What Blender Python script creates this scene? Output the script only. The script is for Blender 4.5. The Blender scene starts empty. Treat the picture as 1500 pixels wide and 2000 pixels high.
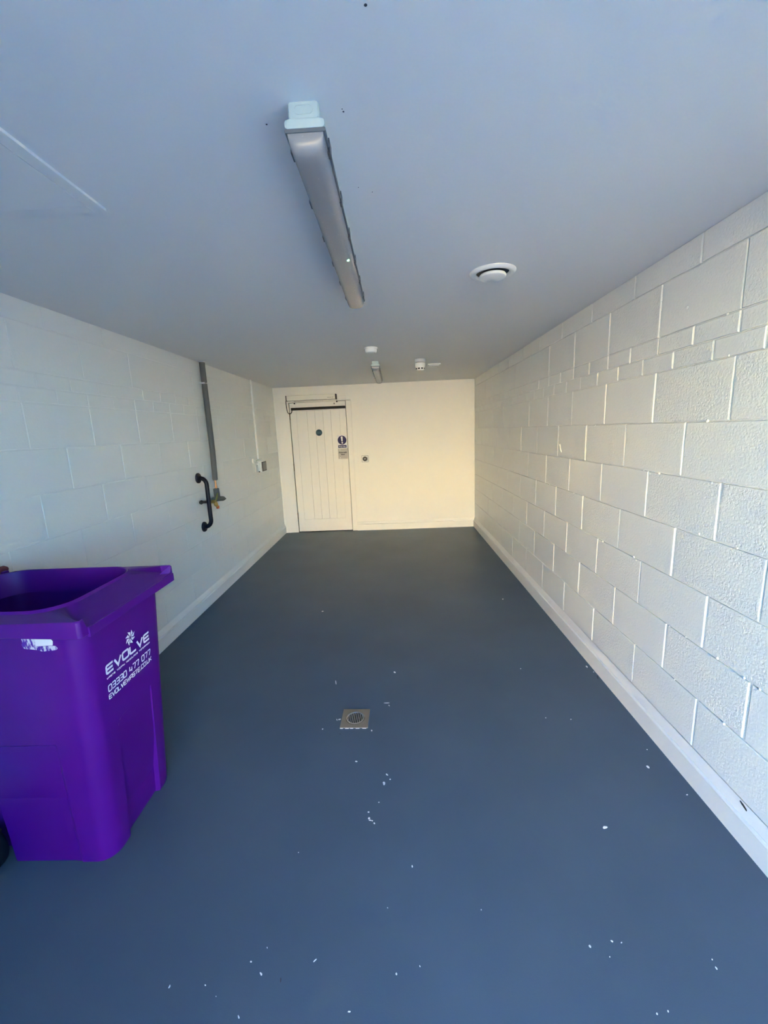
import bpy, bmesh, math, random
from mathutils import Vector, Matrix

# ------------------------------------------------------------------ camera
sc = bpy.context.scene
cam_d = bpy.data.cameras.new('camera')
cam = bpy.data.objects.new('camera', cam_d)
sc.collection.objects.link(cam)
cam_d.sensor_fit = 'VERTICAL'
cam_d.sensor_height = 36.0
cam_d.sensor_width = 27.0
cam_d.lens = 810.784 / 2000.0 * 36.0
cam_d.clip_start = 0.02
_r = Vector((0.99886574, 0.02221310, -0.04211655))
_u = Vector((0.03708084, 0.19199201, 0.98069571))
_f = Vector((-0.02987033, 0.98114507, -0.19095056))
cam.matrix_world = Matrix(((_r.x, _u.x, -_f.x, 0.0), (_r.y, _u.y, -_f.y, 0.0), (_r.z, _u.z, -_f.z, 1.51307), (0, 0, 0, 1)))
sc.camera = cam

# ------------------------------------------------------------------ sky and sun
world = bpy.data.worlds.new('daylight_sky')
sc.world = world
world.use_nodes = True
wn = world.node_tree
wn.nodes.clear()
w_out = wn.nodes.new('ShaderNodeOutputWorld')
w_bg = wn.nodes.new('ShaderNodeBackground')
w_sky = wn.nodes.new('ShaderNodeTexSky')
w_sky.sky_type = 'NISHITA'
w_sky.sun_disc = False
w_sky.sun_elevation = math.radians(42)
w_sky.sun_rotation = math.radians(35)
w_sky.air_density = 1.0
w_sky.dust_density = 0.0
w_sky.ozone_density = 4.0
w_bg.inputs['Strength'].default_value = 1.22
w_mul = wn.nodes.new('ShaderNodeMix')      # the whole sky as a camera balanced for warm light records it
w_mul.data_type = 'RGBA'; w_mul.blend_type = 'MULTIPLY'
w_mul.inputs['Factor'].default_value = 1.0
w_mul.inputs[7].default_value = (0.20, 0.645, 0.99, 1.0)
wn.links.new(w_sky.outputs['Color'], w_mul.inputs[6])
wn.links.new(w_mul.outputs[2], w_bg.inputs['Color'])
wn.links.new(w_bg.outputs['Background'], w_out.inputs['Surface'])

sun_d = bpy.data.lights.new('sun', 'SUN')
sun_d.energy = 76.0
sun_d.angle = math.radians(0.6)
sun_d.color = (1.0, 0.86, 0.56)
sun = bpy.data.objects.new('sun', sun_d)
sc.collection.objects.link(sun)
sun.rotation_euler = Vector((-0.42, -0.62, -0.67)).to_track_quat('-Z', 'Y').to_euler()
sun.location = (6, 9, 12)

sc.view_settings.view_transform = 'Standard'
sc.view_settings.look = 'None'
sc.view_settings.gamma = 1.0
sc.view_settings.use_curve_mapping = False
sc.view_settings.exposure = 1.55

# ------------------------------------------------------------------ room numbers (metres)
XL, XR, D, H = -1.767, 1.2105, 6.345, 2.208
Y0 = -0.90                                 # the open end, behind the camera
random.seed(7)

# ------------------------------------------------------------------ materials
def new_mat(name):
    m = bpy.data.materials.new(name)
    m.use_nodes = True
    nt = m.node_tree
    b = nt.nodes['Principled BSDF']
    return m, nt, b

def plain(name, col, rough=0.5, metal=0.0, spec=0.5, bump=0.0, bscale=200.0, emit=None, estr=0.0):
    m, nt, b = new_mat(name)
    b.inputs['Base Color'].default_value = (*col, 1)
    b.inputs['Roughness'].default_value = rough
    b.inputs['Metallic'].default_value = metal
    b.inputs['Specular IOR Level'].default_value = spec
    geo = nt.nodes.new('ShaderNodeNewGeometry')
    n = nt.nodes.new('ShaderNodeTexNoise')
    n.inputs['Scale'].default_value = bscale
    n.inputs['Detail'].default_value = 3
    nt.links.new(geo.outputs['Position'], n.inputs['Vector'])
    # slight roughness variation, so that nothing is perfectly uniform
    mr = nt.nodes.new('ShaderNodeMapRange')
    mr.inputs['To Min'].default_value = max(0.0, rough - 0.06)
    mr.inputs['To Max'].default_value = min(1.0, rough + 0.06)
    nt.links.new(n.outputs['Fac'], mr.inputs['Value'])
    nt.links.new(mr.outputs['Result'], b.inputs['Roughness'])
    if bump:
        bp = nt.nodes.new('ShaderNodeBump')
        bp.inputs['Strength'].default_value = bump
        bp.inputs['Distance'].default_value = 0.002
        nt.links.new(n.outputs['Fac'], bp.inputs['Height'])
        nt.links.new(bp.outputs['Normal'], b.inputs['Normal'])
    if emit:
        b.inputs['Emission Color'].default_value = (*emit, 1)
        b.inputs['Emission Strength'].default_value = estr
    return m

PAINT = (0.86, 0.848, 0.785)

def block_paint(name, col, strength, smooth_share):
    """thick masonry paint: fine pits whose depth differs from block to block"""
    m, nt, b = new_mat(name)
    L = nt.links.new
    b.inputs['Base Color'].default_value = (*col, 1)
    b.inputs['Roughness'].default_value = 0.36
    b.inputs['Specular IOR Level'].default_value = 0.5
    geo = nt.nodes.new('ShaderNodeNewGeometry')
    info = nt.nodes.new('ShaderNodeObjectInfo')
    n1 = nt.nodes.new('ShaderNodeTexNoise'); n1.inputs['Scale'].default_value = 95; n1.inputs['Detail'].default_value = 5; n1.inputs['Roughness'].default_value = 0.6
    n2 = nt.nodes.new('ShaderNodeTexNoise'); n2.inputs['Scale'].default_value = 9; n2.inputs['Detail'].default_value = 2
    v = nt.nodes.new('ShaderNodeTexVoronoi'); v.inputs['Scale'].default_value = 70
    for n in (n1, n2, v):
        L(geo.outputs['Position'], n.inputs['Vector'])
    vr = nt.nodes.new('ShaderNodeMapRange'); vr.inputs['From Min'].default_value = 0.0; vr.inputs['From Max'].default_value = 0.35
    L(v.outputs['Distance'], vr.inputs['Value'])
    mul = nt.nodes.new('ShaderNodeMath'); mul.operation = 'MULTIPLY'; mul.inputs[1].default_value = 0.35
    L(vr.outputs['Result'], mul.inputs[0])
    add = nt.nodes.new('ShaderNodeMath'); add.operation = 'ADD'
    L(n1.outputs['Fac'], add.inputs[0]); L(mul.outputs[0], add.inputs[1])
    st = nt.nodes.new('ShaderNodeMapRange')
    st.inputs['From Min'].default_value = smooth_share; st.inputs['From Max'].default_value = 1.0
    st.inputs['To Min'].default_value = strength * 0.35; st.inputs['To Max'].default_value = strength
    L(info.outputs['Random'], st.inputs['Value'])
    st2 = nt.nodes.new('ShaderNodeMath'); st2.operation = 'MULTIPLY'
    pr = nt.nodes.new('ShaderNodeMapRange'); pr.inputs['From Min'].default_value = 0.35; pr.inputs['From Max'].default_value = 0.65; pr.inputs['To Min'].default_value = 0.5; pr.inputs['To Max'].default_value = 1.2
    L(n2.outputs['Fac'], pr.inputs['Value'])
    L(st.outputs['Result'], st2.inputs[0]); L(pr.outputs['Result'], st2.inputs[1])
    bp = nt.nodes.new('ShaderNodeBump'); bp.inputs['Distance'].default_value = 0.006
    L(add.outputs[0], bp.inputs['Height']); L(st2.outputs[0], bp.inputs['Strength'])
    L(bp.outputs['Normal'], b.inputs['Normal'])
    return m

M = {}
M['block'] = block_paint('painted_block', PAINT, 0.85, 0.1)
M['block_left'] = block_paint('painted_block_smoother', PAINT, 0.25, 0.3)
M['backwall'] = plain('painted_plaster', (0.88, 0.855, 0.79), 0.5, bump=0.03, bscale=60)
M['ceil'] = plain('ceiling_paint', (0.82, 0.815, 0.80), 0.7, bump=0.05, bscale=150)
M['skirt'] = plain('skirting_paint', (0.85, 0.835, 0.785), 0.38, bump=0.06, bscale=40)
M['door'] = plain('door_paint', (0.86, 0.83, 0.77), 0.42, bump=0.05, bscale=50)
M['gap'] = plain('dark_gap', (0.02, 0.017, 0.014), 0.9)
M['white'] = plain('white_plastic', (0.82, 0.82, 0.80), 0.35)
M['offwhite'] = plain('painted_conduit', (0.86, 0.845, 0.79), 0.38)
M['tray'] = plain('pale_green_white_plastic', (0.50, 0.60, 0.58), 0.45)
M['gasket'] = plain('grey_gasket', (0.13, 0.145, 0.16), 0.5)
M['clip'] = plain('dark_steel_clip', (0.10, 0.105, 0.12), 0.4, metal=0.6)
M['black'] = plain('black_plastic', (0.008, 0.007, 0.006), 0.5, spec=0.25)
M['navy'] = plain('navy_coated_steel', (0.005, 0.005, 0.012), 0.38, spec=0.25)
M['foam'] = plain('grey_foam_lagging', (0.13, 0.13, 0.122), 0.85, bump=0.15, bscale=250)
M['copper'] = plain('copper', (0.62, 0.30, 0.14), 0.35, metal=0.9)
M['brass'] = plain('brass', (0.60, 0.38, 0.12), 0.35, metal=0.85)
M['orange'] = plain('orange_plastic', (0.75, 0.16, 0.03), 0.4)
M['olive'] = plain('olive_green_lever', (0.22, 0.22, 0.06), 0.5)
M['steel'] = plain('stainless_steel', (0.40, 0.37, 0.33), 0.34, metal=0.85, bump=0.03, bscale=300)
M['steel_lt'] = plain('bright_stainless', (0.62, 0.60, 0.57), 0.25, metal=0.9)
M['hinge'] = plain('hinge_steel', (0.22, 0.18, 0.12), 0.4, metal=0.7)
M['operator'] = plain('operator_silver', (0.72, 0.70, 0.63), 0.38, metal=0.25)
M['signblue'] = plain('sign_blue', (0.010, 0.006, 0.10), 0.4, spec=0.25)
M['stickerblue'] = plain('sticker_blue', (0.012, 0.045, 0.07), 0.4, spec=0.25)
M['stickertext'] = plain('sticker_text', (0.10, 0.24, 0.32), 0.4)
M['signwhite'] = plain('sign_white', (0.78, 0.78, 0.82), 0.35)
M['signgrey'] = plain('sign_grey_acrylic', (0.50, 0.47, 0.44), 0.25)
M['ink'] = plain('sign_ink', (0.02, 0.015, 0.015), 0.5)
M['midgrey'] = plain('mid_grey_plastic', (0.20, 0.19, 0.17), 0.4)
M['darkgrey'] = plain('dark_grey_plastic', (0.035, 0.032, 0.03), 0.5, spec=0.3)
M['tyre'] = plain('black_rubber', (0.006, 0.006, 0.009), 0.7, spec=0.2)
M['print'] = plain('white_print', (0.80, 0.80, 0.88), 0.5)
M['redbrown'] = plain('red_brown_plastic', (0.16, 0.03, 0.035), 0.45)
M['fleck'] = plain('dried_white_paint', (0.85, 0.85, 0.82), 0.5)
M['speck'] = plain('dark_speck', (0.05, 0.05, 0.06), 0.8)
M['sealant'] = plain('painted_sealant', (0.85, 0.835, 0.785), 0.38)
M['sump_dark'] = plain('dark_sump_depth', (0.012, 0.012, 0.012), 0.7)
M['led'] = plain('green_indicator', (0.02, 0.3, 0.08), 0.3, emit=(0.15, 1.0, 0.35), estr=6.0)
M['stone'] = plain('cream_render', (0.80, 0.70, 0.52), 0.85, bump=0.2, bscale=8)
M['render_grey'] = plain('grey_render', (0.45, 0.43, 0.40), 0.9, bump=0.2, bscale=8)
M['asphalt'] = plain('forecourt_concrete', (0.44, 0.42, 0.385), 0.9, bump=0.2, bscale=20)

# diffuser: milky acrylic cover, unlit
M['diffuser'] = plain('milky_acrylic', (0.30, 0.30, 0.31), 0.25)

def floor_paint():
    m, nt, b = new_mat('slate_floor_paint')
    L = nt.links.new
    geo = nt.nodes.new('ShaderNodeNewGeometry')
    n = nt.nodes.new('ShaderNodeTexNoise'); n.inputs['Scale'].default_value = 1.6; n.inputs['Detail'].default_value = 5
    n2 = nt.nodes.new('ShaderNodeTexNoise'); n2.inputs['Scale'].default_value = 240; n2.inputs['Detail'].default_value = 3
    n3 = nt.nodes.new('ShaderNodeTexNoise'); n3.inputs['Scale'].default_value = 3; n3.inputs['Detail'].default_value = 2
    for k in (n, n2, n3):
        L(geo.outputs['Position'], k.inputs['Vector'])
    cr = nt.nodes.new('ShaderNodeValToRGB')
    cr.color_ramp.elements[0].position = 0.35; cr.color_ramp.elements[0].color = (0.078, 0.115, 0.144, 1)
    cr.color_ramp.elements[1].position = 0.65; cr.color_ramp.elements[1].color = (0.089, 0.130, 0.162, 1)
    L(n.outputs['Fac'], cr.inputs['Fac']); L(cr.outputs['Color'], b.inputs['Base Color'])
    mr = nt.nodes.new('ShaderNodeMapRange'); mr.inputs['From Min'].default_value = 0.3; mr.inputs['From Max'].default_value = 0.7
    mr.inputs['To Min'].default_value = 0.33; mr.inputs['To Max'].default_value = 0.37
    L(n3.outputs['Fac'], mr.inputs['Value']); L(mr.outputs['Result'], b.inputs['Roughness'])
    b.inputs['Specular IOR Level'].default_value = 0.12
    bp = nt.nodes.new('ShaderNodeBump'); bp.inputs['Strength'].default_value = 0.12; bp.inputs['Distance'].default_value = 0.002
    L(n2.outputs['Fac'], bp.inputs['Height']); L(bp.outputs['Normal'], b.inputs['Normal'])
    return m
M['floor'] = floor_paint()

def bin_plastic():
    m, nt, b = new_mat('purple_plastic')
    L = nt.links.new
    geo = nt.nodes.new('ShaderNodeNewGeometry')
    n = nt.nodes.new('ShaderNodeTexNoise'); n.inputs['Scale'].default_value = 5; n.inputs['Detail'].default_value = 4
    n2 = nt.nodes.new('ShaderNodeTexNoise'); n2.inputs['Scale'].default_value = 420; n2.inputs['Detail'].default_value = 2
    L(geo.outputs['Position'], n.inputs['Vector']); L(geo.outputs['Position'], n2.inputs['Vector'])
    cr = nt.nodes.new('ShaderNodeValToRGB')
    cr.color_ramp.elements[0].position = 0.3; cr.color_ramp.elements[0].color = (0.070, 0.002, 0.185, 1)
    cr.color_ramp.elements[1].position = 0.7; cr.color_ramp.elements[1].color = (0.080, 0.003, 0.212, 1)
    L(n.outputs['Fac'], cr.inputs['Fac']); L(cr.outputs['Color'], b.inputs['Base Color'])
    b.inputs['Roughness'].default_value = 0.42
    b.inputs['Specular IOR Level'].default_value = 0.3
    bp = nt.nodes.new('ShaderNodeBump'); bp.inputs['Strength'].default_value = 0.06; bp.inputs['Distance'].default_value = 0.001
    L(n2.outputs['Fac'], bp.inputs['Height']); L(bp.outputs['Normal'], b.inputs['Normal'])
    return m
M['bin'] = bin_plastic()

def torn_paper():
    m, nt, b = new_mat('torn_sticker')
    L = nt.links.new
    geo = nt.nodes.new('ShaderNodeNewGeometry')
    mp = nt.nodes.new('ShaderNodeMapping'); mp.inputs['Scale'].default_value = (1, 1, 0.28)
    n = nt.nodes.new('ShaderNodeTexNoise'); n.inputs['Scale'].default_value = 130; n.inputs['Detail'].default_value = 4
    L(geo.outputs['Position'], mp.inputs['Vector']); L(mp.outputs['Vector'], n.inputs['Vector'])
    cr = nt.nodes.new('ShaderNodeValToRGB')
    cr.color_ramp.elements[0].position = 0.42; cr.color_ramp.elements[0].color = (0.07, 0.01, 0.28, 1)
    cr.color_ramp.elements[1].position = 0.52; cr.color_ramp.elements[1].color = (0.55, 0.55, 0.62, 1)
    L(n.outputs['Fac'], cr.inputs['Fac']); L(cr.outputs['Color'], b.inputs['Base Color'])
    b.inputs['Roughness'].default_value = 0.7
    return m
M['torn'] = torn_paper()
M['paper'] = plain('sticker_paper', (0.66, 0.67, 0.70), 0.7)

# ------------------------------------------------------------------ mesh helpers
class MB:
    def __init__(s):
        s.v = []; s.f = []
    def add(s, verts, faces):
        o = len(s.v)
        s.v += [tuple(p) for p in verts]
        s.f += [tuple(i + o for i in f) for f in faces]
        return s
    def box(s, x0, x1, y0, y1, z0, z1, bev=0.0):
        if bev <= 0:
            v = [(x, y, z) for x in (x0, x1) for y in (y0, y1) for z in (z0, z1)]
            return s.add(v, [(0, 1, 3, 2), (4, 6, 7, 5), (0, 4, 5, 1), (2, 3, 7, 6), (0, 2, 6, 4), (1, 5, 7, 3)])
        bm = bmesh.new()
        bmesh.ops.create_cube(bm, size=1.0)
        for p in bm.verts:
            p.co = Vector(((x0 + x1) / 2 + p.co.x * (x1 - x0), (y0 + y1) / 2 + p.co.y * (y1 - y0), (z0 + z1) / 2 + p.co.z * (z1 - z0)))
        bmesh.ops.bevel(bm, geom=bm.edges[:], offset=bev, segments=2, profile=0.5, affect='EDGES')
        bm.verts.index_update()
        s.add([tuple(p.co) for p in bm.verts], [tuple(p.index for p in f.verts) for f in bm.faces])
        bm.free()
        return s
    def loft(s, loops, closed=True, cap0=False, cap1=False):
        n = len(loops[0]); o = len(s.v)
        for lp in loops:
            s.v += [tuple(p) for p in lp]
        m = n if closed else n - 1
        for k in range(len(loops) - 1):
            for i in range(m):
                j = (i + 1) % n
                s.f.append((o + k * n + i, o + k * n + j, o + (k + 1) * n + j, o + (k + 1) * n + i))
        if cap0: s.f.append(tuple(o + i for i in range(n))[::-1])
        if cap1: s.f.append(tuple(o + (len(loops) - 1) * n + i for i in range(n)))
        return s
    def lathe(s, prof, c=(0, 0, 0), axis='z', n=32):
        """prof: list of (radius, height); closed where radius is 0"""
        loops = []
        for r, h in prof:
            lp = []
            for i in range(n):
                a = 2 * math.pi * i / n
                p, q = r * math.cos(a), r * math.sin(a)
                if axis == 'z': lp.append((c[0] + p, c[1] + q, c[2] + h))
                elif axis == 'x': lp.append((c[0] + h, c[1] + p, c[2] + q))
                else: lp.append((c[0] + q, c[1] + h, c[2] + p))
            loops.append(lp)
        return s.loft(loops, True, True, True)
    def tube(s, path, r, n=12, caps=True):
        pts = [Vector(p) for p in path]
        rs = r if isinstance(r, (list, tuple)) else [r] * len(pts)
        loops = []; ref = None
        for i, p in enumerate(pts):
            t = (pts[min(i + 1, len(pts) - 1)] - pts[max(i - 1, 0)]).normalized()
            if ref is None:
                ref = Vector((0, 0, 1)) if abs(t.z) < 0.9 else Vector((1, 0, 0))
            a = (ref - t * ref.dot(t)).normalized(); b = t.cross(a); ref = a
            loops.append([tuple(p + (a * math.cos(2 * math.pi * k / n) + b * math.sin(2 * math.pi * k / n)) * rs[i]) for k in range(n)])
        return s.loft(loops, True, caps, caps)
    def poly(s, pts):
        return s.add(pts, [tuple(range(len(pts)))])
    def prism(s, pts, ext):
        e = Vector(ext); n = len(pts)
        return s.loft([pts, [tuple(Vector(p) + e) for p in pts]], True, True, True)

def build_mesh(name, mb, mat, ang=35.0):
    me = bpy.data.meshes.new(name)
    me.from_pydata(mb.v, [], mb.f)
    bm = bmesh.new(); bm.from_mesh(me)
    bmesh.ops.recalc_face_normals(bm, faces=bm.faces[:])
    lim = math.radians(ang)
    for f in bm.faces: f.smooth = True
    for e in bm.edges:
        e.smooth = len(e.link_faces) == 2 and e.calc_face_angle(0.0) < lim
    bm.to_mesh(me); bm.free()
    me.materials.append(mat)
    return me

def link(o, parent=None):
    sc.collection.objects.link(o)
    if parent is not None: o.parent = parent
    return o

def obj(name, mb, mat, parent=None, ang=35.0, loc=None):
    o = bpy.data.objects.new(name, build_mesh(name, mb, mat, ang))
    link(o, parent)
    if loc: o.location = loc
    if name not in ('body', 'rim', 'diffuser', 'lid'):
        wnm = o.modifiers.new('weighted_normals', 'WEIGHTED_NORMAL')   # keeps broad flat faces flat beside their rounded edges
        wnm.keep_sharp = True; wnm.weight = 60
    return o

def tag(o, label=None, cat=None, group=None, kind=None):
    if label: o['label'] = label
    if cat: o['category'] = cat
    if group: o['group'] = group
    if kind: o['kind'] = kind
    return o

def empty(name, loc, label=None, cat=None, group=None, kind=None, rz=0.0):
    o = bpy.data.objects.new(name, None)
    o.empty_display_size = 0.05
    link(o); o.location = loc; o.rotation_euler = (0, 0, rz)
    return tag(o, label, cat, group, kind)

def copy_tree(o, parent=None):
    c = o.copy(); sc.collection.objects.link(c)
    c.parent = parent
    for ch in list(o.children): copy_tree(ch, c)
    return c

def box_obj(name, dims, mat, parent=None, bev=0.0):
    return obj(name, MB().box(*dims, bev=bev), mat, parent)

# ------------------------------------------------------------------ structure: floor, ceiling, end walls, outside
floor = box_obj('floor', (XL - 0.3, XR + 0.3, Y0 - 0.02, D + 0.2, -0.15, 0.0), M['floor'])
tag(floor, 'glossy slate-blue painted concrete floor with white paint flecks', 'floor', kind='structure')
ceiling = box_obj('ceiling', (XL - 0.3, XR + 0.3, Y0, D + 0.2, H, H + 0.2), M['ceil'])
tag(ceiling, 'smooth white painted flat ceiling of the long room', 'ceiling', kind='structure')

# right and left block walls: a backing at mortar depth, blocks proud of it
JD = 0.006                                 # joint depth
wall_right = box_obj('wall_right', (XR + JD, XR + 0.25, Y0, D + 0.2, 0, H), M['block'])
tag(wall_right, 'cream painted concrete block wall with crisp upright joints, facing the bin', 'wall', kind='structure')
wall_left = box_obj('wall_left', (XL - 0.25, XL - 0.0025, Y0, D + 0.2, 0, H), M['block_left'])
tag(wall_left, 'cream painted block wall carrying the lagged pipe and grab bar', 'wall', kind='structure')

COURSES = [(-0.077, 0.148, 0.45, 1), (0.148, 0.373, 0.45, 0), (0.373, 0.598, 0.45, 1), (0.598, 0.823, 0.45, 0), (0.823, 1.048, 0.45, 1),
           (1.048, 1.273, 0.45, 0), (1.273, 1.498, 0.45, 1), (1.498, 1.723, 0.45, 0), (1.723, 1.798, 0.225, 2), (1.798, 1.873, 0.225, 3),
           (1.873, 2.098, 0.45, 0), (2.098, 2.208, 0.45, 1)]
_bm_cache = {}
def block_mesh(L, Hh, sgn, mat, dep, soft):
    key = (round(L, 4), round(Hh, 4), sgn, mat.name)
    if key in _bm_cache: return _bm_cache[key]
    mb = MB()
    def loop(x, ins):
        a, b = L / 2 - ins, Hh / 2 - ins
        return [(x * sgn, -a, -b), (x * sgn, a, -b), (x * sgn, a, b), (x * sgn, -a, b)]
    # x: 0 is the nominal face, positive goes into the wall
    mb.loft([loop(dep + 0.006, 0), loop(soft, 0), loop(soft * 0.3, soft * 0.35), loop(0.0, soft * 1.1)], True, False, True)
    me = build_mesh('block', mb, mat, 20)
    _bm_cache[key] = me
    return me

def lay_blocks(parent, xface, sgn, phases, mat, joint, bed, dep, soft):
    """sgn +1: the wall body lies towards +x"""
    for ci, (z0, z1, step, ph) in enumerate(COURSES):
        if z1 < 0.2 and z0 < 0:
            continue                         # wholly behind the skirting
        zb, zt = max(z0, 0.0), min(z1, H)
        hh = zt - zb - (bed if zt < H else bed / 2)
        zc = zb + bed / 2 + hh / 2
        off = phases[ph]
        k = math.floor((Y0 - off) / step)
        while off + k * step < D:
            a, b = max(off + k * step, Y0), min(off + (k + 1) * step, D)
            k += 1
            if b - a < 0.03: continue
            L = b - a - joint
            full = abs((b - a) - step) < 1e-4
            o = bpy.data.objects.new('brick' if step < 0.3 else 'block', block_mesh(round(L, 3), hh, sgn, mat, dep, soft))
            link(o, parent)
            j = random.uniform(-0.0012, 0.0004)
            o.location = (xface - sgn * j * -1, (a + b) / 2 + (random.uniform(-0.003, 0.003) if full else 0), zc + random.uniform(-0.001, 0.001))

lay_blocks(wall_right, XR, 1, (1.562, 1.784, 1.672, 1.56), M['block'], 0.011, 0.0045, JD, 0.003)
lay_blocks(wall_left, XL, -1, (0.20, 0.425, 0.20, 0.31), M['block_left'], 0.006, 0.006, 0.0025, 0.002)

# lumps of mortar and paint on the right wall
mb = MB()
for (yy, zz) in [(2.078, 0.827), (2.058, 0.814), (1.999, 1.262), (1.609, 1.266), (1.839, 1.954), (1.622, 1.873), (1.594, 1.728), (1.485, 0.605), (1.765, 0.6),
                 (1.647, 1.055), (2.586, 1.490), (2.568, 1.495), (1.419, 0.372), (1.361, 0.602), (1.296, 0.6), (1.659, 0.602), (2.242, 1.80),
                 (1.665, 1.5), (2.829, 1.045), (3.266, 1.053), (1.457, 1.05), (2.05, 1.275), (1.93, 1.27), (2.4, 0.82), (1.7, 0.375)]:
    s = random.uniform(0.004, 0.008)
    pr = [(0.0, -s * 0.5)] + [(s * math.cos(t), s * 0.6 * math.sin(t)) for t in (-0.3, 0.3, 0.8, 1.2)] + [(0.0, s * 0.6)]
    mb.lathe([(r, -h) for r, h in pr], (XR, yy, zz), 'x', 8)
mb.tube([(XR - 0.003, 3.091, 1.365), (XR - 0.005, 3.075, 1.335), (XR - 0.003, 3.06, 1.31)], 0.004, 6)
tag(obj('mortar_lump', mb, M['block'], wall_right), kind='stuff')

# back wall with the door opening; boxed panel on its left, jamb on its right
DX0, DX1, DTOP = -1.541, -0.697, 1.983
wall_back = obj('wall_back', MB().box(-0.62, XR + 0.3, D, D + 0.2, 0, H).box(XL - 0.3, -0.62, D, D + 0.2, DTOP + 0.01, H)
                .box(XL - 0.3, DX0 - 0.006, D, D + 0.2, 0, DTOP + 0.01).box(DX0 - 0.02, -0.6, D + 0.12, D + 0.2, 0, DTOP + 0.02), M['backwall'])
tag(wall_back, 'smooth warm cream end wall around the boarded door', 'wall', kind='structure')

# skirtings
def skirting(name, p0, p1, nrm, label):
    """moulded board from p0 to p1 along the floor; nrm points into the room"""
    prof = [(0.0, 0.0), (0.020, 0.0), (0.020, 0.090), (0.0220, 0.0935), (0.0222, 0.097), (0.0200, 0.1005), (0.0115, 0.1030), (0.0125, 0.107), (0.0065, 0.128), (0.0045, 0.135), (0.0, 0.137)]
    loops = [[(p[0] + nrm[0] * d, p[1] + nrm[1] * d, z) for d, z in prof] for p in (p0, p1)]
    mb = MB().loft(loops, True, True, True)
    return tag(obj(name, mb, M['skirt'], None, 25), label, 'skirting board', kind='structure')
sk_r = skirting('baseboard_right', (XR, Y0), (XR, D), (-1, 0), 'moulded white skirting board along the rough block wall, with a dark chip')
sk_l = skirting('baseboard_left', (XL, Y0), (XL, D), (1, 0), 'moulded white skirting board running behind the purple bin to the door')
sk_b = skirting('baseboard_back', (-0.615, D), (XR, D), (0, -1), 'white skirting board along the end wall beside the door')
obj('sealant_bead', MB().prism([(XR - 0.006, Y0, 0.132), (XR, Y0, 0.132), (XR, Y0, 0.148)], (0, D - Y0, 0)), M['sealant'], sk_r)
obj('sealant_bead', MB().prism([(XL + 0.006, Y0, 0.132), (XL, Y0, 0.132), (XL, Y0, 0.146)], (0, D - Y0, 0)), M['sealant'], sk_l)
obj('paint_chip', MB().prism([(XR - 0.0085, 1.303, 0.147), (XR - 0.0085, 1.294, 0.141), (XR - 0.0085, 1.272, 0.134), (XR - 0.0085, 1.276, 0.139), (XR - 0.0085, 1.29, 0.145)], (0.004, 0, 0)), M['darkgrey'], sk_r)

# outside, behind the camera: forecourt, the house over the open end, and walls added to steer daylight
grd = box_obj('ground_outside', (-30, 30, -30, Y0 - 0.02, -0.2, -0.03), M['asphalt'])
tag(grd, 'pale concrete forecourt outside the open end of the room', 'ground', kind='structure')
fr = obj('wall_front', MB().box(-9, 9, Y0, Y0 + 0.3, 1.98, 10.0).box(-9, -0.68, Y0, Y0 + 0.3, 0, 1.98).box(XR + 0.25, 9, Y0, Y0 + 0.3, 0, 1.98), M['stone'])  # upper wall added to shade the yard; pier widened to dim the left
tag(fr, 'unseen outer brick wall around the open end, raised to shade the forecourt', 'wall', kind='structure')
op = box_obj('wall_bounce', (-9, 5.5, -16.3, -16.0, -0.1, 4.8), M['stone'])  # added to bounce warm sunlight onto the far end wall
tag(op, 'unseen cream rendered wall added across the forecourt to bounce warm sunlight in', 'wall', kind='structure')
wg = box_obj('wall_sky_block', (5.6, 5.9, -9.0, Y0, -0.1, 8.0), M['render_grey'])  # added to keep sky light off the left wall
tag(wg, 'unseen grey rendered wall added beside the open end to block sky light', 'wall', kind='structure')

# ------------------------------------------------------------------ text helper
def text_mb(body, size, align='CENTER', bold=0.0, spacing=1.0, linesp=1.0):
    """lettering as flat outlines in the xy plane, as MB"""
    cu = bpy.data.curves.new('lettering_curve', 'FONT')
    cu.body = body; cu.size = size; cu.align_x = align; cu.align_y = 'CENTER'
    cu.offset = bold; cu.space_character = spacing; cu.space_line = linesp
    cu.resolution_u = 3
    t = bpy.data.objects.new('lettering_curve', cu)
    sc.collection.objects.link(t)
    bpy.context.view_layer.update()
    me = bpy.data.meshes.new_from_object(t.evaluated_get(bpy.context.evaluated_depsgraph_get()))
    mb = MB().add([tuple(v.co) for v in me.vertices], [tuple(p.vertices) for p in me.polygons])
    bpy.data.objects.remove(t); bpy.data.curves.remove(cu); bpy.data.meshes.remove(me)
    return mb

def place(mb, fn):
    mb.v = [fn(*p) for p in mb.v]
    return mb

# ------------------------------------------------------------------ the door
door = empty('door_1', (0, D, 0), 'cream framed and boarded door with dark seal bar at its head', 'door', kind='structure')
FY = 0.004                                   # door face, a little behind the wall face
SW = 0.098
obj('backing', MB().box(DX0 + 0.004, DX1 - 0.004, FY + 0.012, FY + 0.045, 0.012, DTOP - 0.004), M['door'], door)
for x0, x1 in ((DX0 + 0.004, DX0 + SW), (DX1 - SW, DX1 - 0.005)):
    obj('stile', MB().box(x0, x1, FY, FY + 0.014, 0.012, DTOP - 0.004, bev=0.0015), M['door'], door)
obj('top_rail', MB().box(DX0 + SW, DX1 - SW, FY + 0.0002, FY + 0.014, 1.862, DTOP - 0.004, bev=0.0015), M['door'], door)
obj('bottom_rail', MB().box(DX0 + SW, DX1 - SW, FY + 0.0002, FY + 0.014, 0.012, 0.205, bev=0.0015), M['door'], door)
gx = [DX0 + SW, -1.283, -1.165, -1.044, -0.927, DX1 - SW]
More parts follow.
